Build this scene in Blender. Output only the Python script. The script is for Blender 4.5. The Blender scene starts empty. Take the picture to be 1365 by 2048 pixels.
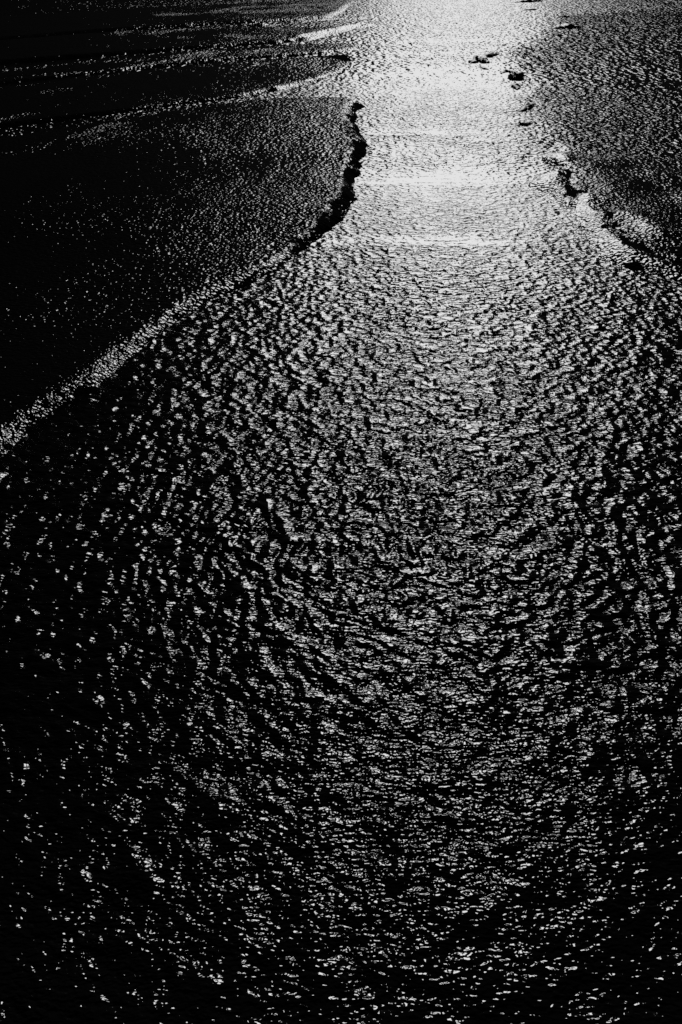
import bpy, bmesh, math, random
import numpy as np

# ---------------------------------------------------------------- camera, sky, sun, exposure
W0, H0 = 1365.0, 2048.0          # pixel grid of the photograph (used only to turn pixels into ground points)
F = 1800.0                       # focal length in those pixels
YH = -130.0                      # row of the horizon, a little above the frame
CAM_H = 1.70                     # eye height of a standing person above the water
PITCH = math.atan((H0 / 2 - YH) / F)
SUN_EL, SUN_AZ = math.radians(17.0), math.radians(6.6)   # low sun ahead, a little right of the view

scene = bpy.context.scene
cam_data = bpy.data.cameras.new("camera")
cam = bpy.data.objects.new("camera", cam_data)
scene.collection.objects.link(cam)
cam.location = (0, 0, CAM_H)
cam.rotation_euler = (math.pi / 2 - PITCH, 0, 0)
cam_data.sensor_fit = 'VERTICAL'
cam_data.sensor_height = 36.0
cam_data.lens = F / H0 * 36.0
cam_data.clip_start = 0.02
cam_data.clip_end = 6000.0
scene.camera = cam

world = bpy.data.worlds.new("World")
scene.world = world
world.use_nodes = True
wt = world.node_tree
wt.nodes.clear()
sky = wt.nodes.new('ShaderNodeTexSky')
sky.sky_type = 'NISHITA'
sky.sun_disc = False
sky.sun_elevation = SUN_EL
sky.sun_rotation = SUN_AZ
bw = wt.nodes.new('ShaderNodeRGBToBW')           # black-and-white photograph
bg = wt.nodes.new('ShaderNodeBackground')
bg.inputs['Strength'].default_value = 0.00006      # exposed for the glare: everything else is as dark as night
wo = wt.nodes.new('ShaderNodeOutputWorld')
wt.links.new(sky.outputs[0], bw.inputs[0])
wt.links.new(bw.outputs[0], bg.inputs['Color'])
wt.links.new(bg.outputs[0], wo.inputs[0])

sun_data = bpy.data.lights.new("sun", 'SUN')
sun_data.energy = 5.0
sun_data.angle = math.radians(0.53)
sun_data.color = (1, 1, 1)
sun = bpy.data.objects.new("sun", sun_data)
scene.collection.objects.link(sun)
sun.rotation_euler = (math.pi / 2 - SUN_EL, 0, math.pi - SUN_AZ)

scene.view_settings.view_transform = 'Standard'
scene.view_settings.look = 'None'
scene.view_settings.exposure = 1.5
scene.view_settings.gamma = 1.0
scene.view_settings.use_curve_mapping = False
scene.cycles.use_denoising = False
scene.cycles.max_bounces = 4
scene.cycles.sample_clamp_direct = 0.76 / 2 ** 1.5          # the film's white: paper-grey highlights, no fireflies
scene.cycles.sample_clamp_indirect = 0.1
scene.cycles.caustics_reflective = False
scene.cycles.caustics_refractive = False

# ---------------------------------------------------------------- helpers
def G(px, py, z=0.0):
    """ground point under a photograph pixel"""
    u, v = (px - W0 / 2) / F, (H0 / 2 - py) / F
    dy = math.cos(PITCH) + v * math.sin(PITCH)
    dz = -math.sin(PITCH) + v * math.cos(PITCH)
    t = (z - CAM_H) / dz
    return (u * t, dy * t)

def GP(pts):
    return np.array([G(*p) for p in pts])

_rng = np.random.RandomState(7)
_perm = np.concatenate([_rng.permutation(512)] * 3)
_ga = _rng.rand(512) * 2 * np.pi
_gx, _gy = np.cos(_ga), np.sin(_ga)

def perlin(x, y):
    xi = np.floor(x).astype(np.int64); yi = np.floor(y).astype(np.int64)
    xf, yf = x - xi, y - yi
    u = xf ** 3 * (xf * (xf * 6 - 15) + 10); v = yf ** 3 * (yf * (yf * 6 - 15) + 10)
    xi &= 511; yi &= 511
    def g(ix, iy, fx, fy):
        h = _perm[_perm[ix & 511] + (iy & 511)]
        return _gx[h] * fx + _gy[h] * fy
    a = g(xi, yi, xf, yf); b = g(xi + 1, yi, xf - 1, yf)
    c = g(xi, yi + 1, xf, yf - 1); d = g(xi + 1, yi + 1, xf - 1, yf - 1)
    return (a + u * (b - a)) * (1 - v) + (c + u * (d - c)) * v * 1.0

def smooth(a, b, t):
    t = np.clip((t - a) / (b - a), 0, 1)
    return t * t * (3 - 2 * t)

def polygon_sd(X, Y, P):
    """signed distance, positive inside"""
    d2 = np.full(X.shape, 1e18); inside = np.zeros(X.shape, bool)
    n = len(P)
    for i in range(n):
        ax, ay = P[i]; bx, by = P[(i + 1) % n]
        ex, ey = bx - ax, by - ay
        wx, wy = X - ax, Y - ay
        t = np.clip((wx * ex + wy * ey) / (ex * ex + ey * ey + 1e-12), 0, 1)
        d2 = np.minimum(d2, (wx - t * ex) ** 2 + (wy - t * ey) ** 2)
        cross = ((ay > Y) != (by > Y)) & (X < ex * (Y - ay) / (ey if ey else 1e-12) + ax)
        inside ^= cross
    return np.sqrt(d2) * np.where(inside, 1, -1)

def path_distance(X, Y, P):
    d2 = np.full(X.shape, 1e18)
    for i in range(len(P) - 1):
        ax, ay = P[i]; ex, ey = P[i + 1][0] - ax, P[i + 1][1] - ay
        wx, wy = X - ax, Y - ay
        t = np.clip((wx * ex + wy * ey) / (ex * ex + ey * ey + 1e-12), 0, 1)
        d2 = np.minimum(d2, (wx - t * ex) ** 2 + (wy - t * ey) ** 2)
    return np.sqrt(d2)

def polar_grid(radii, dense, coarse, half=33.0):
    """one sheet all round the viewer, finest ahead, out to the horizon"""
    a1 = np.linspace(-half, half, dense)
    a2 = np.linspace(half, 360 - half, coarse + 2)[1:-1]
    th = np.radians(np.concatenate([a1, a2]))
    R, T = np.meshgrid(radii, th, indexing='ij')
    return R * np.sin(T), R * np.cos(T), len(radii), len(th)

def sheet(name, X, Y, Z, nr, nt, material, attrs=None):
    co = np.stack([X.ravel(), Y.ravel(), Z.ravel()], 1).astype(np.float32)
    i = np.arange(nr - 1)[:, None]; j = np.arange(nt)[None, :]
    jn = (j + 1) % nt
    q = np.stack([i * nt + j, i * nt + jn, (i + 1) * nt + jn, (i + 1) * nt + j], -1).reshape(-1, 4)
    q = q[:, ::-1]
    me = bpy.data.meshes.new(name)
    me.vertices.add(len(co)); me.vertices.foreach_set('co', co.ravel())
    me.loops.add(q.size); me.loops.foreach_set('vertex_index', q.ravel().astype(np.int32))
    me.polygons.add(len(q))
    me.polygons.foreach_set('loop_start', np.arange(0, q.size, 4, dtype=np.int32))
    me.polygons.foreach_set('use_smooth', np.ones(len(q), bool))
    me.update(calc_edges=True)
    for k, v in (attrs or {}).items():
        at = me.attributes.new(k, 'FLOAT', 'POINT')
        at.data.foreach_set('value', v.ravel().astype(np.float32))
    me.materials.append(material)
    o = bpy.data.objects.new(name, me)
    scene.collection.objects.link(o)
    return o

# ---------------------------------------------------------------- materials
def wet_material(name, alpha, base, layers, ior=1.33, film=None, gloss=None):
    """smooth wet film: a tight reflection of the sun over a very dark bed; layers = [(scale, detail, amplitude m, attribute, (sx, sy))]"""
    m = bpy.data.materials.new(name); m.use_nodes = True
    nt = m.node_tree; nt.nodes.clear(); L = nt.links.new
    out = nt.nodes.new('ShaderNodeOutputMaterial')
    tc = nt.nodes.new('ShaderNodeNewGeometry')
    total = None
    for scale, detail, rough, amp, attr, stretch in layers:
        mp = nt.nodes.new('ShaderNodeVectorMath'); mp.operation = 'MULTIPLY'
        mp.inputs[1].default_value = (stretch[0], stretch[1], 0.0)
        L(tc.outputs['Position'], mp.inputs[0])
        n = nt.nodes.new('ShaderNodeTexNoise'); n.noise_dimensions = '2D'
        n.inputs['Scale'].default_value = scale
        n.inputs['Detail'].default_value = detail
        n.inputs['Roughness'].default_value = rough
        n.inputs['Distortion'].default_value = 0.4
        L(mp.outputs[0], n.inputs['Vector'])
        mu = nt.nodes.new('ShaderNodeMath'); mu.operation = 'MULTIPLY'
        mu.inputs[1].default_value = amp
        L(n.outputs['Fac'], mu.inputs[0])
        cur = mu.outputs[0]
        if attr:
            at = nt.nodes.new('ShaderNodeAttribute'); at.attribute_name = attr
            m2 = nt.nodes.new('ShaderNodeMath'); m2.operation = 'MULTIPLY'
            L(cur, m2.inputs[0]); L(at.outputs['Fac'], m2.inputs[1]); cur = m2.outputs[0]
        if total is None:
            total = cur
        else:
            ad = nt.nodes.new('ShaderNodeMath'); ad.operation = 'ADD'
            L(total, ad.inputs[0]); L(cur, ad.inputs[1]); total = ad.outputs[0]
    bp = nt.nodes.new('ShaderNodeBump')
    bp.inputs['Strength'].default_value = 1.0
    bp.inputs['Distance'].default_value = 1.0
    L(total, bp.inputs['Height'])
    gl = nt.nodes.new('ShaderNodeBsdfAnisotropic'); gl.distribution = 'BECKMANN'
    gl.inputs['Color'].default_value = (1, 1, 1, 1)
    gl.inputs['Roughness'].default_value = math.sqrt(alpha)
    L(bp.outputs[0], gl.inputs['Normal'])
    if gloss:
        ga = nt.nodes.new('ShaderNodeAttribute'); ga.attribute_name = gloss
        L(ga.outputs['Fac'], gl.inputs['Roughness'])
    df = nt.nodes.new('ShaderNodeBsdfDiffuse')
    df.inputs['Color'].default_value = (base, base, base, 1)
    L(bp.outputs[0], df.inputs['Normal'])
    body = df.outputs[0]
    fr = nt.nodes.new('ShaderNodeFresnel'); fr.inputs['IOR'].default_value = ior
    L(bp.outputs[0], fr.inputs['Normal'])
    mx = nt.nodes.new('ShaderNodeMixShader')
    fac = fr.outputs[0]
    if film:                                     # scales down the shine; paints in the shade of banks turned from the glare
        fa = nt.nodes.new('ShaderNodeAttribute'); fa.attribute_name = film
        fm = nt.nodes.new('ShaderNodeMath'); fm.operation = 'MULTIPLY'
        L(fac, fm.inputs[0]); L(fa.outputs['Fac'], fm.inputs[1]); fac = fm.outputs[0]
    L(fac, mx.inputs[0]); L(body, mx.inputs[1]); L(gl.outputs[0], mx.inputs[2])
    L(mx.outputs[0], out.inputs['Surface'])
    return m

def matte_material(name, base):
    m = bpy.data.materials.new(name); m.use_nodes = True
    nt = m.node_tree; L = nt.links.new
    b = nt.nodes['Principled BSDF']
    n = nt.nodes.new('ShaderNodeTexNoise'); n.inputs['Scale'].default_value = 60; n.inputs['Detail'].default_value = 6
    r = nt.nodes.new('ShaderNodeValToRGB')
    r.color_ramp.elements[0].color = (base * .6,) * 3 + (1,)
    r.color_ramp.elements[1].color = (base * 1.4,) * 3 + (1,)
    L(n.outputs['Fac'], r.inputs[0]); L(r.outputs[0], b.inputs['Base Color'])
    bp = nt.nodes.new('ShaderNodeBump'); bp.inputs['Distance'].default_value = 0.004
    L(n.outputs['Fac'], bp.inputs['Height']); L(bp.outputs[0], b.inputs['Normal'])
    b.inputs['Roughness'].default_value = 0.8
    b.inputs['Specular IOR Level'].default_value = 0.1
    return m

water_mat = wet_material('stream_water', 0.05, 0.0006, [
    (13.0, 0.0, 0.5, 0.0100, 'near', (.9, 1)),
    (42.0, 0.0, 0.5, 0.0041, 'near', (.7, 1)),
    (102.0, 0.0, 0.5, 0.0042, 'near', (.5, 1)),
    (150.0, 0.0, 0.5, 0.0020, 'close', (.7, 1)),
    (56.0, 0.0, 0.5, 0.0072, 'middle', (.6, 1)),
    (24.0, 0.0, 0.5, 0.0078, 'middle', (.9, 1)),
    (25.0, 0.0, 0.5, 0.0140, 'mid', (.9, 0.8)),
    (10.0, 0.0, 0.5, 0.0100, 'mid', (1, 0.7)),
    (14.0, 0.0, 0.5, 0.0210, 'far', (1, 0.5)),
    (6.0, 0.0, 0.5, 0.0150, 'far', (1, 0.4)),
], gloss='gloss')
sand_mat = wet_material('wet_sand', 0.045, 0.0012, [
    (26.0, 1.0, 0.5, 0.0060, 'near', (1, 1)),
    (80.0, 0.0, 0.5, 0.0042, 'near', (1, 1)),
    (48.0, 0.0, 0.5, 0.0086, 'middle', (.9, 1)),
    (20.0, 0.0, 0.5, 0.0060, 'middle', (1, .7)),
    (36.0, 0.0, 0.5, 0.0106, 'mid', (.9, 0.8)),
    (16.0, 0.0, 0.5, 0.0070, 'mid', (1, 0.45)),
    (26.0, 0.0, 0.5, 0.0120, 'far', (1, 0.5)),
    (10.0, 0.0, 0.5, 0.0110, 'far', (1, 0.35)),
], film='sheen', gloss='gloss')
clod_mat = matte_material('dark_wet_sand', 0.003)

# ---------------------------------------------------------------- shapes of the banks
LEFT = GP([(-900, 2300), (-500, 1300), (-150, 985), (0, 862), (60, 812), (140, 765), (220, 708), (310, 642), (390, 596), (480, 560),
           (560, 530), (620, 496), (680, 455), (714, 405), (722, 352), (736, 312), (741, 288), (726, 262), (713, 246),
           (720, 226), (732, 214), (716, 206), (690, 204), (600, 204), (500, 209), (400, 220), (300, 238),
           (150, 262), (-100, 300), (-700, 420), (-2500, 700), (-6000, 2300)])
SPIT1 = GP([(709, 127), (704, 138), (690, 147), (650, 160), (612, 169), (560, 180), (480, 196), (380, 208), (200, 232),
            (-100, 270), (-700, 370), (-1500, 420), (-700, 270), (0, 178), (300, 143), (480, 124), (590, 119), (650, 115), (700, 109)])
SPIT2 = GP([(731, 92), (722, 98), (690, 104), (640, 109), (560, 115), (480, 119), (300, 137), (0, 170), (-700, 250), (-1200, 260),
            (-500, 180), (0, 138), (300, 112), (480, 97), (560, 92), (640, 90), (700, 89)])
SPIT3 = GP([(613, 78), (600, 84), (560, 88), (480, 92), (300, 106), (0, 130), (-600, 180), (-900, 160), (-300, 105), (0, 84),
            (250, 66), (400, 58), (520, 56), (600, 58), (660, 56), (700, 51), (744, 49), (700, 56), (660, 66), (620, 75)])
SPIT4 = GP([(672, 34), (660, 37), (600, 41), (520, 46), (400, 52), (200, 66), (-100, 90), (-500, 130), (-800, 120), (-300, 60), (0, 36),
            (300, 18), (500, 8), (600, 3), (680, 0), (720, 6), (700, 14), (690, 26)])
RIGHT = GP([(2600, 2300), (1900, 800), (1600, 640), (1420, 578), (1330, 548), (1290, 536), (1250, 527), (1222, 516), (1206, 498), (1192, 474),
            (1166, 452), (1152, 428), (1160, 414), (1134, 402), (1106, 386), (1076, 373), (1084, 354), (1112, 346), (1102, 326), (1076, 306), (1090, 286),
            (1112, 268), (1150, 235), (1200, 205), (1270, 160), (1330, 120), (1450, 90), (2200, 60), (4000, 300)])

SHADE_LEFT = GP([(722, 226), (722, 246), (732, 262), (745, 288), (740, 312), (728, 352), (721, 405), (688, 455), (622, 496), (585, 512),
                 (600, 480), (640, 440), (675, 400), (692, 355), (698, 300), (694, 250), (704, 226)])  # left bank face turned from the glare: its shade painted by masking the shine
SHADE_R2 = GP([(1198, 440), (1210, 434), (1224, 440), (1228, 462), (1245, 478), (1268, 495), (1310, 510), (1365, 530), (1420, 556),
               (1365, 552), (1310, 534), (1270, 518), (1240, 498), (1215, 475), (1203, 458)])  # shaded hollow behind the right rim, painted dark by masking the shine
SHADE_R1 = GP([(1114, 340), (1125, 334), (1140, 338), (1146, 352), (1150, 372), (1160, 390), (1158, 404), (1142, 406), (1133, 392),
               (1128, 370), (1118, 356)])  # smaller shaded hollow on the right bank, painted the same way

DULL_T1 = GP([(600, 119), (650, 114), (700, 109), (711, 126), (704, 135), (690, 128), (650, 121)])
DULL_T2 = GP([(594, 75), (612, 75), (612, 84), (596, 85)])  # spit tips where the shine is masked out
RIMS = [                                         # low levees along the right bank and smooth wet edges of the far spits
    ([(1152, 425), (1166, 448), (1186, 472), (1204, 498), (1222, 514), (1255, 526), (1300, 538)], .16, .006),
    ([(1160, 414), (1185, 408), (1205, 412)], .10, .03),
    ([(1076, 372), (1096, 368), (1112, 352)], .16, .01),
    ([(1128, 326), (1140, 300), (1120, 280)], .12, .03),
    ([(1240, 452), (1275, 466), (1312, 484)], .16, .05),
    ([(493, 201), (525, 197), (556, 191)], .09, .035),
    ([(560, 181), (612, 174), (656, 167), (691, 160), (712, 150)], .11, .045),
    ([(588, 117), (644, 113), (697, 107), (729, 100)], .13, .045),
    ([(613, 79), (656, 69), (706, 57), (744, 51)], .2, .07),
    ([(600, 43), (667, 38), (723, 37)], .25, .08),
    ([(522, 57), (526, 52), (545, 50)], .2, .08),
]
RUNNELS = [                                      # wind-rippled lines of thin water on the far left flats
    [(-60, 154), (60, 142), (130, 133), (200, 128), (330, 120), (430, 107)],
    [(0, 162), (80, 154), (180, 148), (260, 140), (370, 122), (420, 110)],
    [(20, 163), (140, 152), (230, 146), (330, 143), (420, 144)],
    [(0, 182), (40, 177), (90, 170)], [(100, 192), (160, 181), (200, 178)],
    [(90, 137), (150, 130), (200, 123), (310, 109)], [(160, 167), (250, 150), (330, 138)],
    [(0, 250), (30, 240), (60, 235)], [(60, 338), (140, 315), (200, 298), (260, 278), (310, 258)],
    [(230, 79), (260, 68), (290, 62), (325, 58)], [(300, 72), (360, 66), (430, 62)],
    [(400, 32), (440, 27), (520, 26), (600, 22)], [(330, 35), (420, 30), (470, 22)], [(480, 20), (560, 16), (660, 12), (720, 9)],
    [(500, 30), (560, 27), (640, 24)], [(340, 224), (348, 215), (400, 209), (430, 204)], [(365, 128), (378, 120), (410, 116)],
    [(480, 121), (500, 110), (540, 105)], [(450, 146), (480, 140), (520, 134)], [(380, 80), (440, 76), (500, 80)],
    [(0, 330), (60, 318), (130, 300), (250, 262)],
]

RIGHT_SHALLOWS = GP([(1000, 104), (1030, 140), (1038, 175), (1050, 215), (1046, 250), (1080, 290), (1112, 345), (1150, 420), (1500, 420), (2500, 300),
                     (2500, 20), (1500, 10), (1120, 30), (1104, 56), (1060, 90)])

def land_height(X, Y):
    D = np.hypot(X, Y)
    wob = 0.018 * perlin(X * 9, Y * 5) + 0.010 * perlin(X * 23 + 7, Y * 14) + 0.004 * perlin(X * 60, Y * 40)
    wobf = 1 + smooth(6, 30, D) * 3
    Z = np.full(X.shape, -0.05) - 0.02 * smooth(0, 3, D)
    def raise_(P, H, wd, top=0.0):
        nonlocal Z
        sd = polygon_sd(X, Y, P) + wob * wobf
        if P is RIGHT: sd = sd + .13
        if P is LEFT: sd = sd + (1.2 * wob + .05 * perlin(X * 5, Y * 2.2)) * smooth(5, 7, D) + (.16 + .05 * perlin(X * 2, Y * 2)) * (1 - smooth(4.6, 6.2, D))
        t = smooth(-wd * .45, wd, sd)
        Z = np.maximum(Z, -0.05 + (0.05 + H) * t + top * np.clip(sd, 0, 3))
    raise_(LEFT, 0.042 + .033 * smooth(5.6, 6.8, D), 0.13 + .02 * smooth(5.6, 6.8, D))
    raise_(SPIT1, 0.035, 0.09); raise_(SPIT2, 0.03, 0.09); raise_(SPIT3, 0.05, 0.15); raise_(SPIT4, 0.05, 0.2)
    raise_(RIGHT, (.045 + .03 * perlin(X * 2.6, Y * 1.5)) * (1 - smooth(8.0, 10.5, D)) - .06 * smooth(8.0, 10.5, D), 0.26)
    land = smooth(0.0, 0.05, Z)
    Z = Z + land * (0.006 * perlin(X * 3, Y * 1.4) + 0.02 * perlin(X * .5 + 3, Y * .3))
    sheen = np.ones(X.shape)  # shine multiplier, lowered inside outlines; paints the bank and hollow shade
    for P, soft in ((DULL_T1, .12), (DULL_T2, .2), (SHADE_LEFT, .14), (SHADE_R1, .05), (SHADE_R2, .05)):
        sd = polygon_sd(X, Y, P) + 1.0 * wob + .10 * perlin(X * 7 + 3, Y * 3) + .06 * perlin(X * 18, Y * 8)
        sheen = np.minimum(sheen, 1 - smooth(-soft * 1.5, soft * .25, sd + .10 * perlin(X * 13, Y * 5) + .14 * perlin(X * 30, Y * 11)))
    for P, soft in ((SHADE_R1, .15), (SHADE_R2, .15)):
        sd = polygon_sd(X, Y, P) + wob
        Z = Z - 0.03 * smooth(-.02, soft, sd)
    rim = np.zeros(X.shape)
    for pts, w, h in RIMS:
        d = path_distance(X, Y, GP(pts))
        if pts[0][0] > 900: d = d + .05 * perlin(X * 6, Y * 3) + .03 * perlin(X * 15, Y * 9)
        g = np.exp(-(d / w) ** 2) * (np.clip(.9 + .8 * perlin(X * 4, Y * 2), 0, 1.3) if pts[0][0] > 900 else np.clip(.95 + .6 * perlin(X * .9, Y * .9), 0, 1.2))
        Z = Z + h * g; rim = np.maximum(rim, g)
    sd = polygon_sd(X, Y, LEFT)
    rough_bank = 0.5 * np.exp(-((sd + .10) / .12) ** 2) - .6 * np.exp(-((sd - .2) / .2) ** 2) * (1 - smooth(8, 10, D)) - .7 * np.clip(rim, 0, 1)
    Z = Z + np.exp(-((sd + .10) / .12) ** 2) * (1 - smooth(6, 8, D)) * (.008 * perlin(X * 7, Y * 6) + .007 * perlin(X * 22, Y * 18))
    for pts in RUNNELS:
        d = path_distance(X, Y, GP(pts)); w = .03 + .009 * D
        rough_bank = np.maximum(rough_bank, 2.2 * np.exp(-((d + .04 * D * .2 * perlin(X * .8, Y * .5)) / w) ** 2) * np.clip(.6 + 1.5 * perlin(X * 1.3 + pts[0][1], Y * .7), 0, 1.2))
    return Z, sheen, rough_bank, rim

# ---------------------------------------------------------------- sand flat (banks, spits and everything out to the horizon)
def bands(D, chop):
    """finer relief close by, coarser wavelets out on the flat"""
    a, b, c = smooth(3.4, 5.2, D), smooth(6.5, 9.0, D), smooth(11, 16, D)
    k = smooth(1.6, 2.8, D)
    return {'close': chop * (1 - k), 'near': chop * (1 - a), 'middle': chop * a * (1 - b), 'mid': chop * b * (1 - c), 'far': chop * c}

def radii(first, step, growth, last, mid=None, far=3000.0):
    r = [0.02, 0.2, 0.45]; x = first
    while x < last:
        r.append(x); x += max(step, x * growth)
    while mid and x < mid[1]:
        r.append(x); x += x * mid[0]
    while x < far:
        r.append(x); x *= 1.25
    return np.array(r)

X, Y, nr, nt = polar_grid(radii(0.6, 0.02, 0.0060, 80), 430, 60)
Z, sheen, rough_bank, rim = land_height(X, Y)
D = np.hypot(X, Y)
chop = np.clip(1.0 + 0.6 * perlin(X * 1.3, Y * 0.8) + .3 * perlin(X * 5, Y * 2), .3, 2)
chop *= (1 + 1.0 * rough_bank) * (1 + .15 * smooth(.5, 1.5, X))
sand = sheet('sand_flat', X, Y, Z, nr, nt, sand_mat, {**bands(D, chop), 'sheen': sheen, 'gloss': np.sqrt(np.interp(D, [2, 6, 12], [.045, .05, .06]) * (1 + .9 * np.clip(rim, 0, 1)))})
sand['kind'] = 'structure'

# ---------------------------------------------------------------- stream water
X, Y, nr, nt = polar_grid(radii(0.5, 0.006, 0.0027, 8, mid=(.0046, 80)), 600, 60)
cx, cy = G(1020, 1110)
D = np.hypot(X, Y)
warp = 1.3 * perlin(X * 1.3 + 11, Y * 1.3) + 0.8 * perlin(X * 4, Y * 4 + 5)
rad = np.hypot((X - cx), (Y - cy) * .8)
ph = 2 * np.pi * rad / 0.044 + 8.0 * warp + 3.6 * perlin(X * 16, Y * 16)
ph2 = 2 * np.pi * (0.55 * X + Y) / 0.038 + 6.0 * perlin(X * 4 + 9, Y * 4) + 3.4 * perlin(X * 18 + 2, Y * 18)
fade = (1 - smooth(4.5, 7.5, D)) * (.55 + .45 * smooth(1.1, 2.2, D))
ax, ay = G(430, 1080)
arcs = 1 + .6 * np.exp(-((X - ax) ** 2 + (Y - ay) ** 2) / .45 ** 2)
amp = 0.0015 * arcs * (.55 + .45 * smooth(cy - .7, cy - .1, Y)) * np.clip(0.4 + 1.8 * perlin(X * 7 + 3, Y * 6), 0, 1.4) * fade
amp2 = 0.0010 * np.clip(0.4 + 1.8 * perlin(X * 8 + 31, Y * 7 + 8), 0, 1.4) * fade
Zw = amp * (np.sin(ph) + 0.25 * np.sin(2 * ph + 1)) + amp2 * np.sin(ph2)
Zw += 0.0022 * perlin(X * 23 + 4, Y * 20) * (1 - smooth(4, 9, D)) * (.6 + .4 * smooth(1.1, 2.2, D)) + 0.004 * perlin(X * 3.1, Y * 1.9) * (1 - smooth(3, 12, D) * .6)
Zw += 0.0022 * perlin(X * 11 + 8, Y * 9) * (1 - smooth(5, 12, D))
calm = np.zeros(X.shape)
for row, (x0, x1), hw, k in [(266, (670, 1010), 6, 1.0), (302, (690, 860), 3, .6), (363, (630, 1065), 11, 1.0), (484, (550, 1190), 10, 1.0),
                             (507, (520, 700), 4, .7), (150, (640, 960), 4, .6), (107, (700, 930), 3, .8), (82, (640, 1100), 4, .6)]:
    ya = G(0, row)[1]; dy = abs(G(0, row + hw)[1] - ya)
    b0, b1 = G(x0, row)[0], G(x1, row)[0]
    yy = ya + 0.35 * dy * perlin(X * 1.2 + row, Y * 0 + row)
    q = (Y - yy) / dy                              # crisp near edge, slow fade behind
    c = np.where(q < 0, np.exp(-np.abs(q * 1.2) ** 6), np.exp(-np.abs(q * .8) ** 2)) * smooth(b0 - .3, b0 + .5, X) * (1 - smooth(b1 - 1.1, b1 + .3, X))
    c *= np.clip(.8 + 1.1 * perlin(X * 2.5 + row, Y * 14) + .5 * perlin(X * 4, Y * 40), 0, 1)
    calm = np.maximum(calm, k * c)
    lip = smooth(-1.1, -.8, q) * np.exp(-np.clip(q + 1, 0, 50) / 3) * smooth(b0 - .1, b0 + .5, X) * (1 - smooth(b1 - .6, b1 + .4, X))
    Zw += .007 * min(1, dy * 1.5) * lip * np.clip(.5 + 1.5 * perlin(X * 1.7 + row, Y * 0 + .3), 0, 1)   # a low wave front crossing the stream
rz = smooth(-.3, .5, polygon_sd(X, Y, RIGHT_SHALLOWS) + .3 * perlin(X * 2, Y * 1.2))
chop = np.clip(1.0 + 0.5 * perlin(X * 2.2, Y * 1.3) + .3 * perlin(X * 8, Y * 5), .3, 2) * (1 - 0.75 * calm)
cl = perlin(X * 14 + 5, Y * 12) + .8 * perlin(X * 28, Y * 26 + 2)
chop *= 1 + (np.clip(.95 + 1.1 * cl, .3, 1.9) - 1) * (1 - smooth(5, 9, D)) * (.4 + .6 * smooth(1.2, 2.4, D))
chop *= np.interp(D, [.9, 1.4, 2.6, 3.5, 5, 6.5, 9, 14], [.70, .82, 1.0, 1.1, 1.25, 1.35, 1.5, 1.35]) * (1 + .3 * rz)
Zw *= (1 - .8 * calm)
chop *= 1 - .28 * smooth(.4, 1.2, -X) * (1 - smooth(3.5, 6, D)) - .2 * smooth(.45, .8, X) * (1 - smooth(1.2, 2.0, D))
alpha = np.interp(D, [1, 1.8, 3, 4.6, 6.5, 13, 18], [.034, .040, .048, .064, .098, .105, .09]) * (1 - .45 * rz)
water = sheet('water', X, Y, Zw, nr, nt, water_mat, {**bands(D, chop), 'gloss': np.sqrt(alpha)})
water['kind'] = 'structure'

# ---------------------------------------------------------------- dark clods and ridges of drained sand standing in the shallows
def sand_ridge(name, pts, rad_m, height, label, category='sand ridge', group=None, seed=1):
    """a low irregular hump swept along a path, tapered at both ends, steep and rounded"""
    rad_m *= .85; height *= .85
    P = GP(pts); rnd = np.random.RandomState(seed)
    n, m = 18, 9
    seg = np.concatenate([[0], np.cumsum(np.hypot(*np.diff(P, axis=0).T))])
    t = np.linspace(0, seg[-1], n)
    C = np.stack([np.interp(t, seg, P[:, 0]), np.interp(t, seg, P[:, 1])], 1)
    T = np.gradient(C, axis=0); T /= np.linalg.norm(T, axis=1)[:, None] + 1e-9
    N = np.stack([-T[:, 1], T[:, 0]], 1)
    base = C.mean(0)
    verts, faces = [], []
    for i in range(n):
        u = i / (n - 1)
        e = max(0.06, (1 - abs(2 * u - 1) ** 2.4)) * (0.6 + 0.8 * rnd.rand())
        C[i] += N[i] * rad_m * 0.5 * (rnd.rand() - .5)
        for j in range(m):
            a = math.pi * j / (m - 1)
            k = 0.65 + 0.7 * rnd.rand()
            off = math.cos(a) * rad_m * e * k
            z = -0.012 + (0.012 + height * e * k) * math.sin(a) ** 0.8
            verts.append((C[i, 0] + N[i, 0] * off - base[0], C[i, 1] + N[i, 1] * off - base[1], z))
    for i in range(n - 1):
        for j in range(m - 1):
            faces.append((i * m + j, i * m + j + 1, (i + 1) * m + j + 1, (i + 1) * m + j))
    faces.append(tuple(range(m))[::-1]); faces.append(tuple((n - 1) * m + j for j in range(m)))
    me = bpy.data.meshes.new(name); me.from_pydata(verts, [], faces); me.update()
    for p in me.polygons: p.use_smooth = True
    me.materials.append(clod_mat)
    o = bpy.data.objects.new(name, me); scene.collection.objects.link(o)
    o.location = (base[0], base[1], 0.0)
    o['label'] = label; o['category'] = category
    if group: o['group'] = group
    return o

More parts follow.
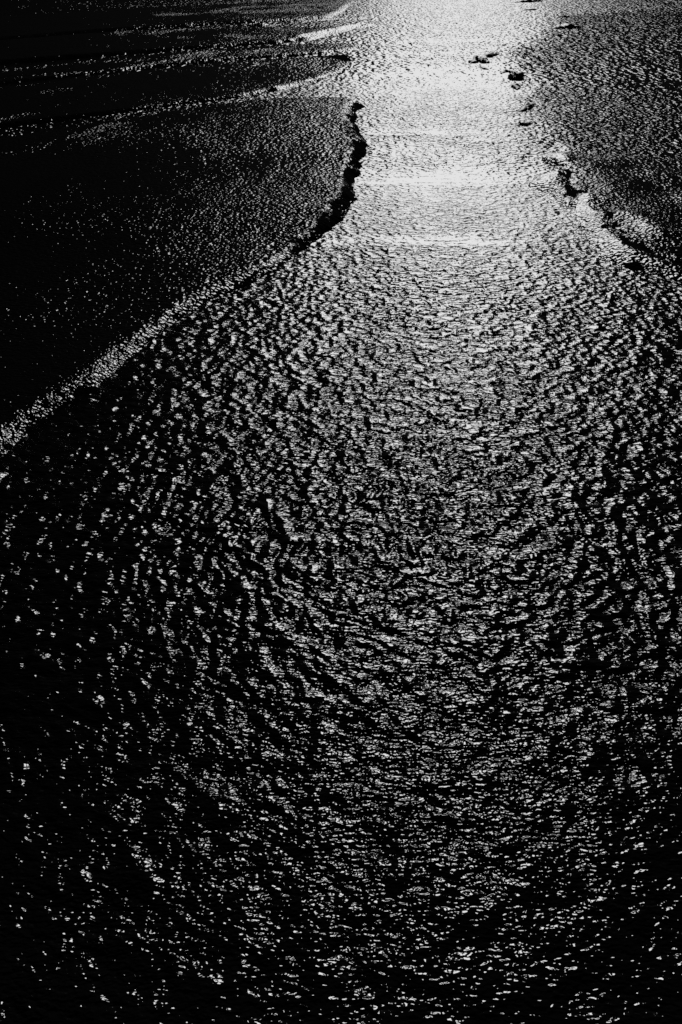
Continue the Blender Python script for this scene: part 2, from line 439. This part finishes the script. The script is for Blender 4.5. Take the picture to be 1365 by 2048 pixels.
sand_ridge('sand_ridge', [(943, 127), (950, 122), (962, 122), (975, 127)], .11, .06, 'short blunt dark sand ridge at the tip of the fork in the bright glare', seed=3)
sand_ridge('sand_ridge', [(954, 118), (966, 116), (980, 111), (998, 105)], .10, .05, 'slim slanting dark sand ridge forming the upper prong of the fork in the glare', seed=4)
sand_ridge('sand_ridge', [(960, 133), (968, 136), (977, 140)], .05, .02, 'tiny faint sand ridge just below the dark fork in the glare', seed=5)
sand_ridge('sand_ridge', [(1003, 147), (1010, 143), (1022, 143), (1033, 148), (1040, 152)], .06, .03, 'thin arched dark sand ridge ending against a rounded black clod', seed=6)
sand_ridge('sand_clod', [(1030, 161), (1035, 156), (1041, 152)], .09, .07, 'rounded black sand clod at the end of a thin arched ridge', 'sand clod', seed=7)
sand_ridge('sand_clod', [(1027, 168), (1031, 173), (1036, 180)], .05, .035, 'small ragged sand clod just below the rounded black clod', 'sand clod', seed=8)
sand_ridge('sand_clod', [(1041, 224), (1053, 216), (1068, 208)], .06, .035, 'slanting dark sand clod rising to the right on the glittering shallows', 'sand clod', seed=9)
sand_ridge('sand_clod', [(1033, 252), (1040, 248), (1050, 250), (1063, 243)], .06, .03, 'flat dark sand clod lying level beside the wide bright slick', 'sand clod', seed=10)
sand_ridge('sand_ridge', [(1104, 58), (1120, 56), (1140, 55), (1165, 54)], .16, .06, 'long dark blunt-nosed sand ridge edging the far right flat', seed=11)
sand_ridge('sand_ridge', [(1110, 71), (1118, 70), (1126, 70)], 0.084, 0.024, 'very short sand ridge just in front of the long blunt-nosed ridge', seed=12)
sand_ridge('sand_ridge', [(1122, 33), (1134, 34), (1146, 34)], 0.150, 0.036, 'small level sand ridge beyond the long blunt-nosed ridge', seed=13)
sand_ridge('sand_ridge', [(1046, 21), (1058, 20), (1072, 19)], 0.150, 0.036, 'small dark sand ridge alone in the far white glare', seed=14)
sand_ridge('sand_ridge', [(1026, 5), (1050, 4), (1085, 2)], 0.210, 0.060, 'long thin dark sand ridge farthest out in the glare', seed=15)
sand_ridge('sand_ridge', [(696, 52), (715, 52), (744, 51)], 0.120, 0.030, 'thin level sand ridge at the tip of a bright runnel on the left flats', seed=16)
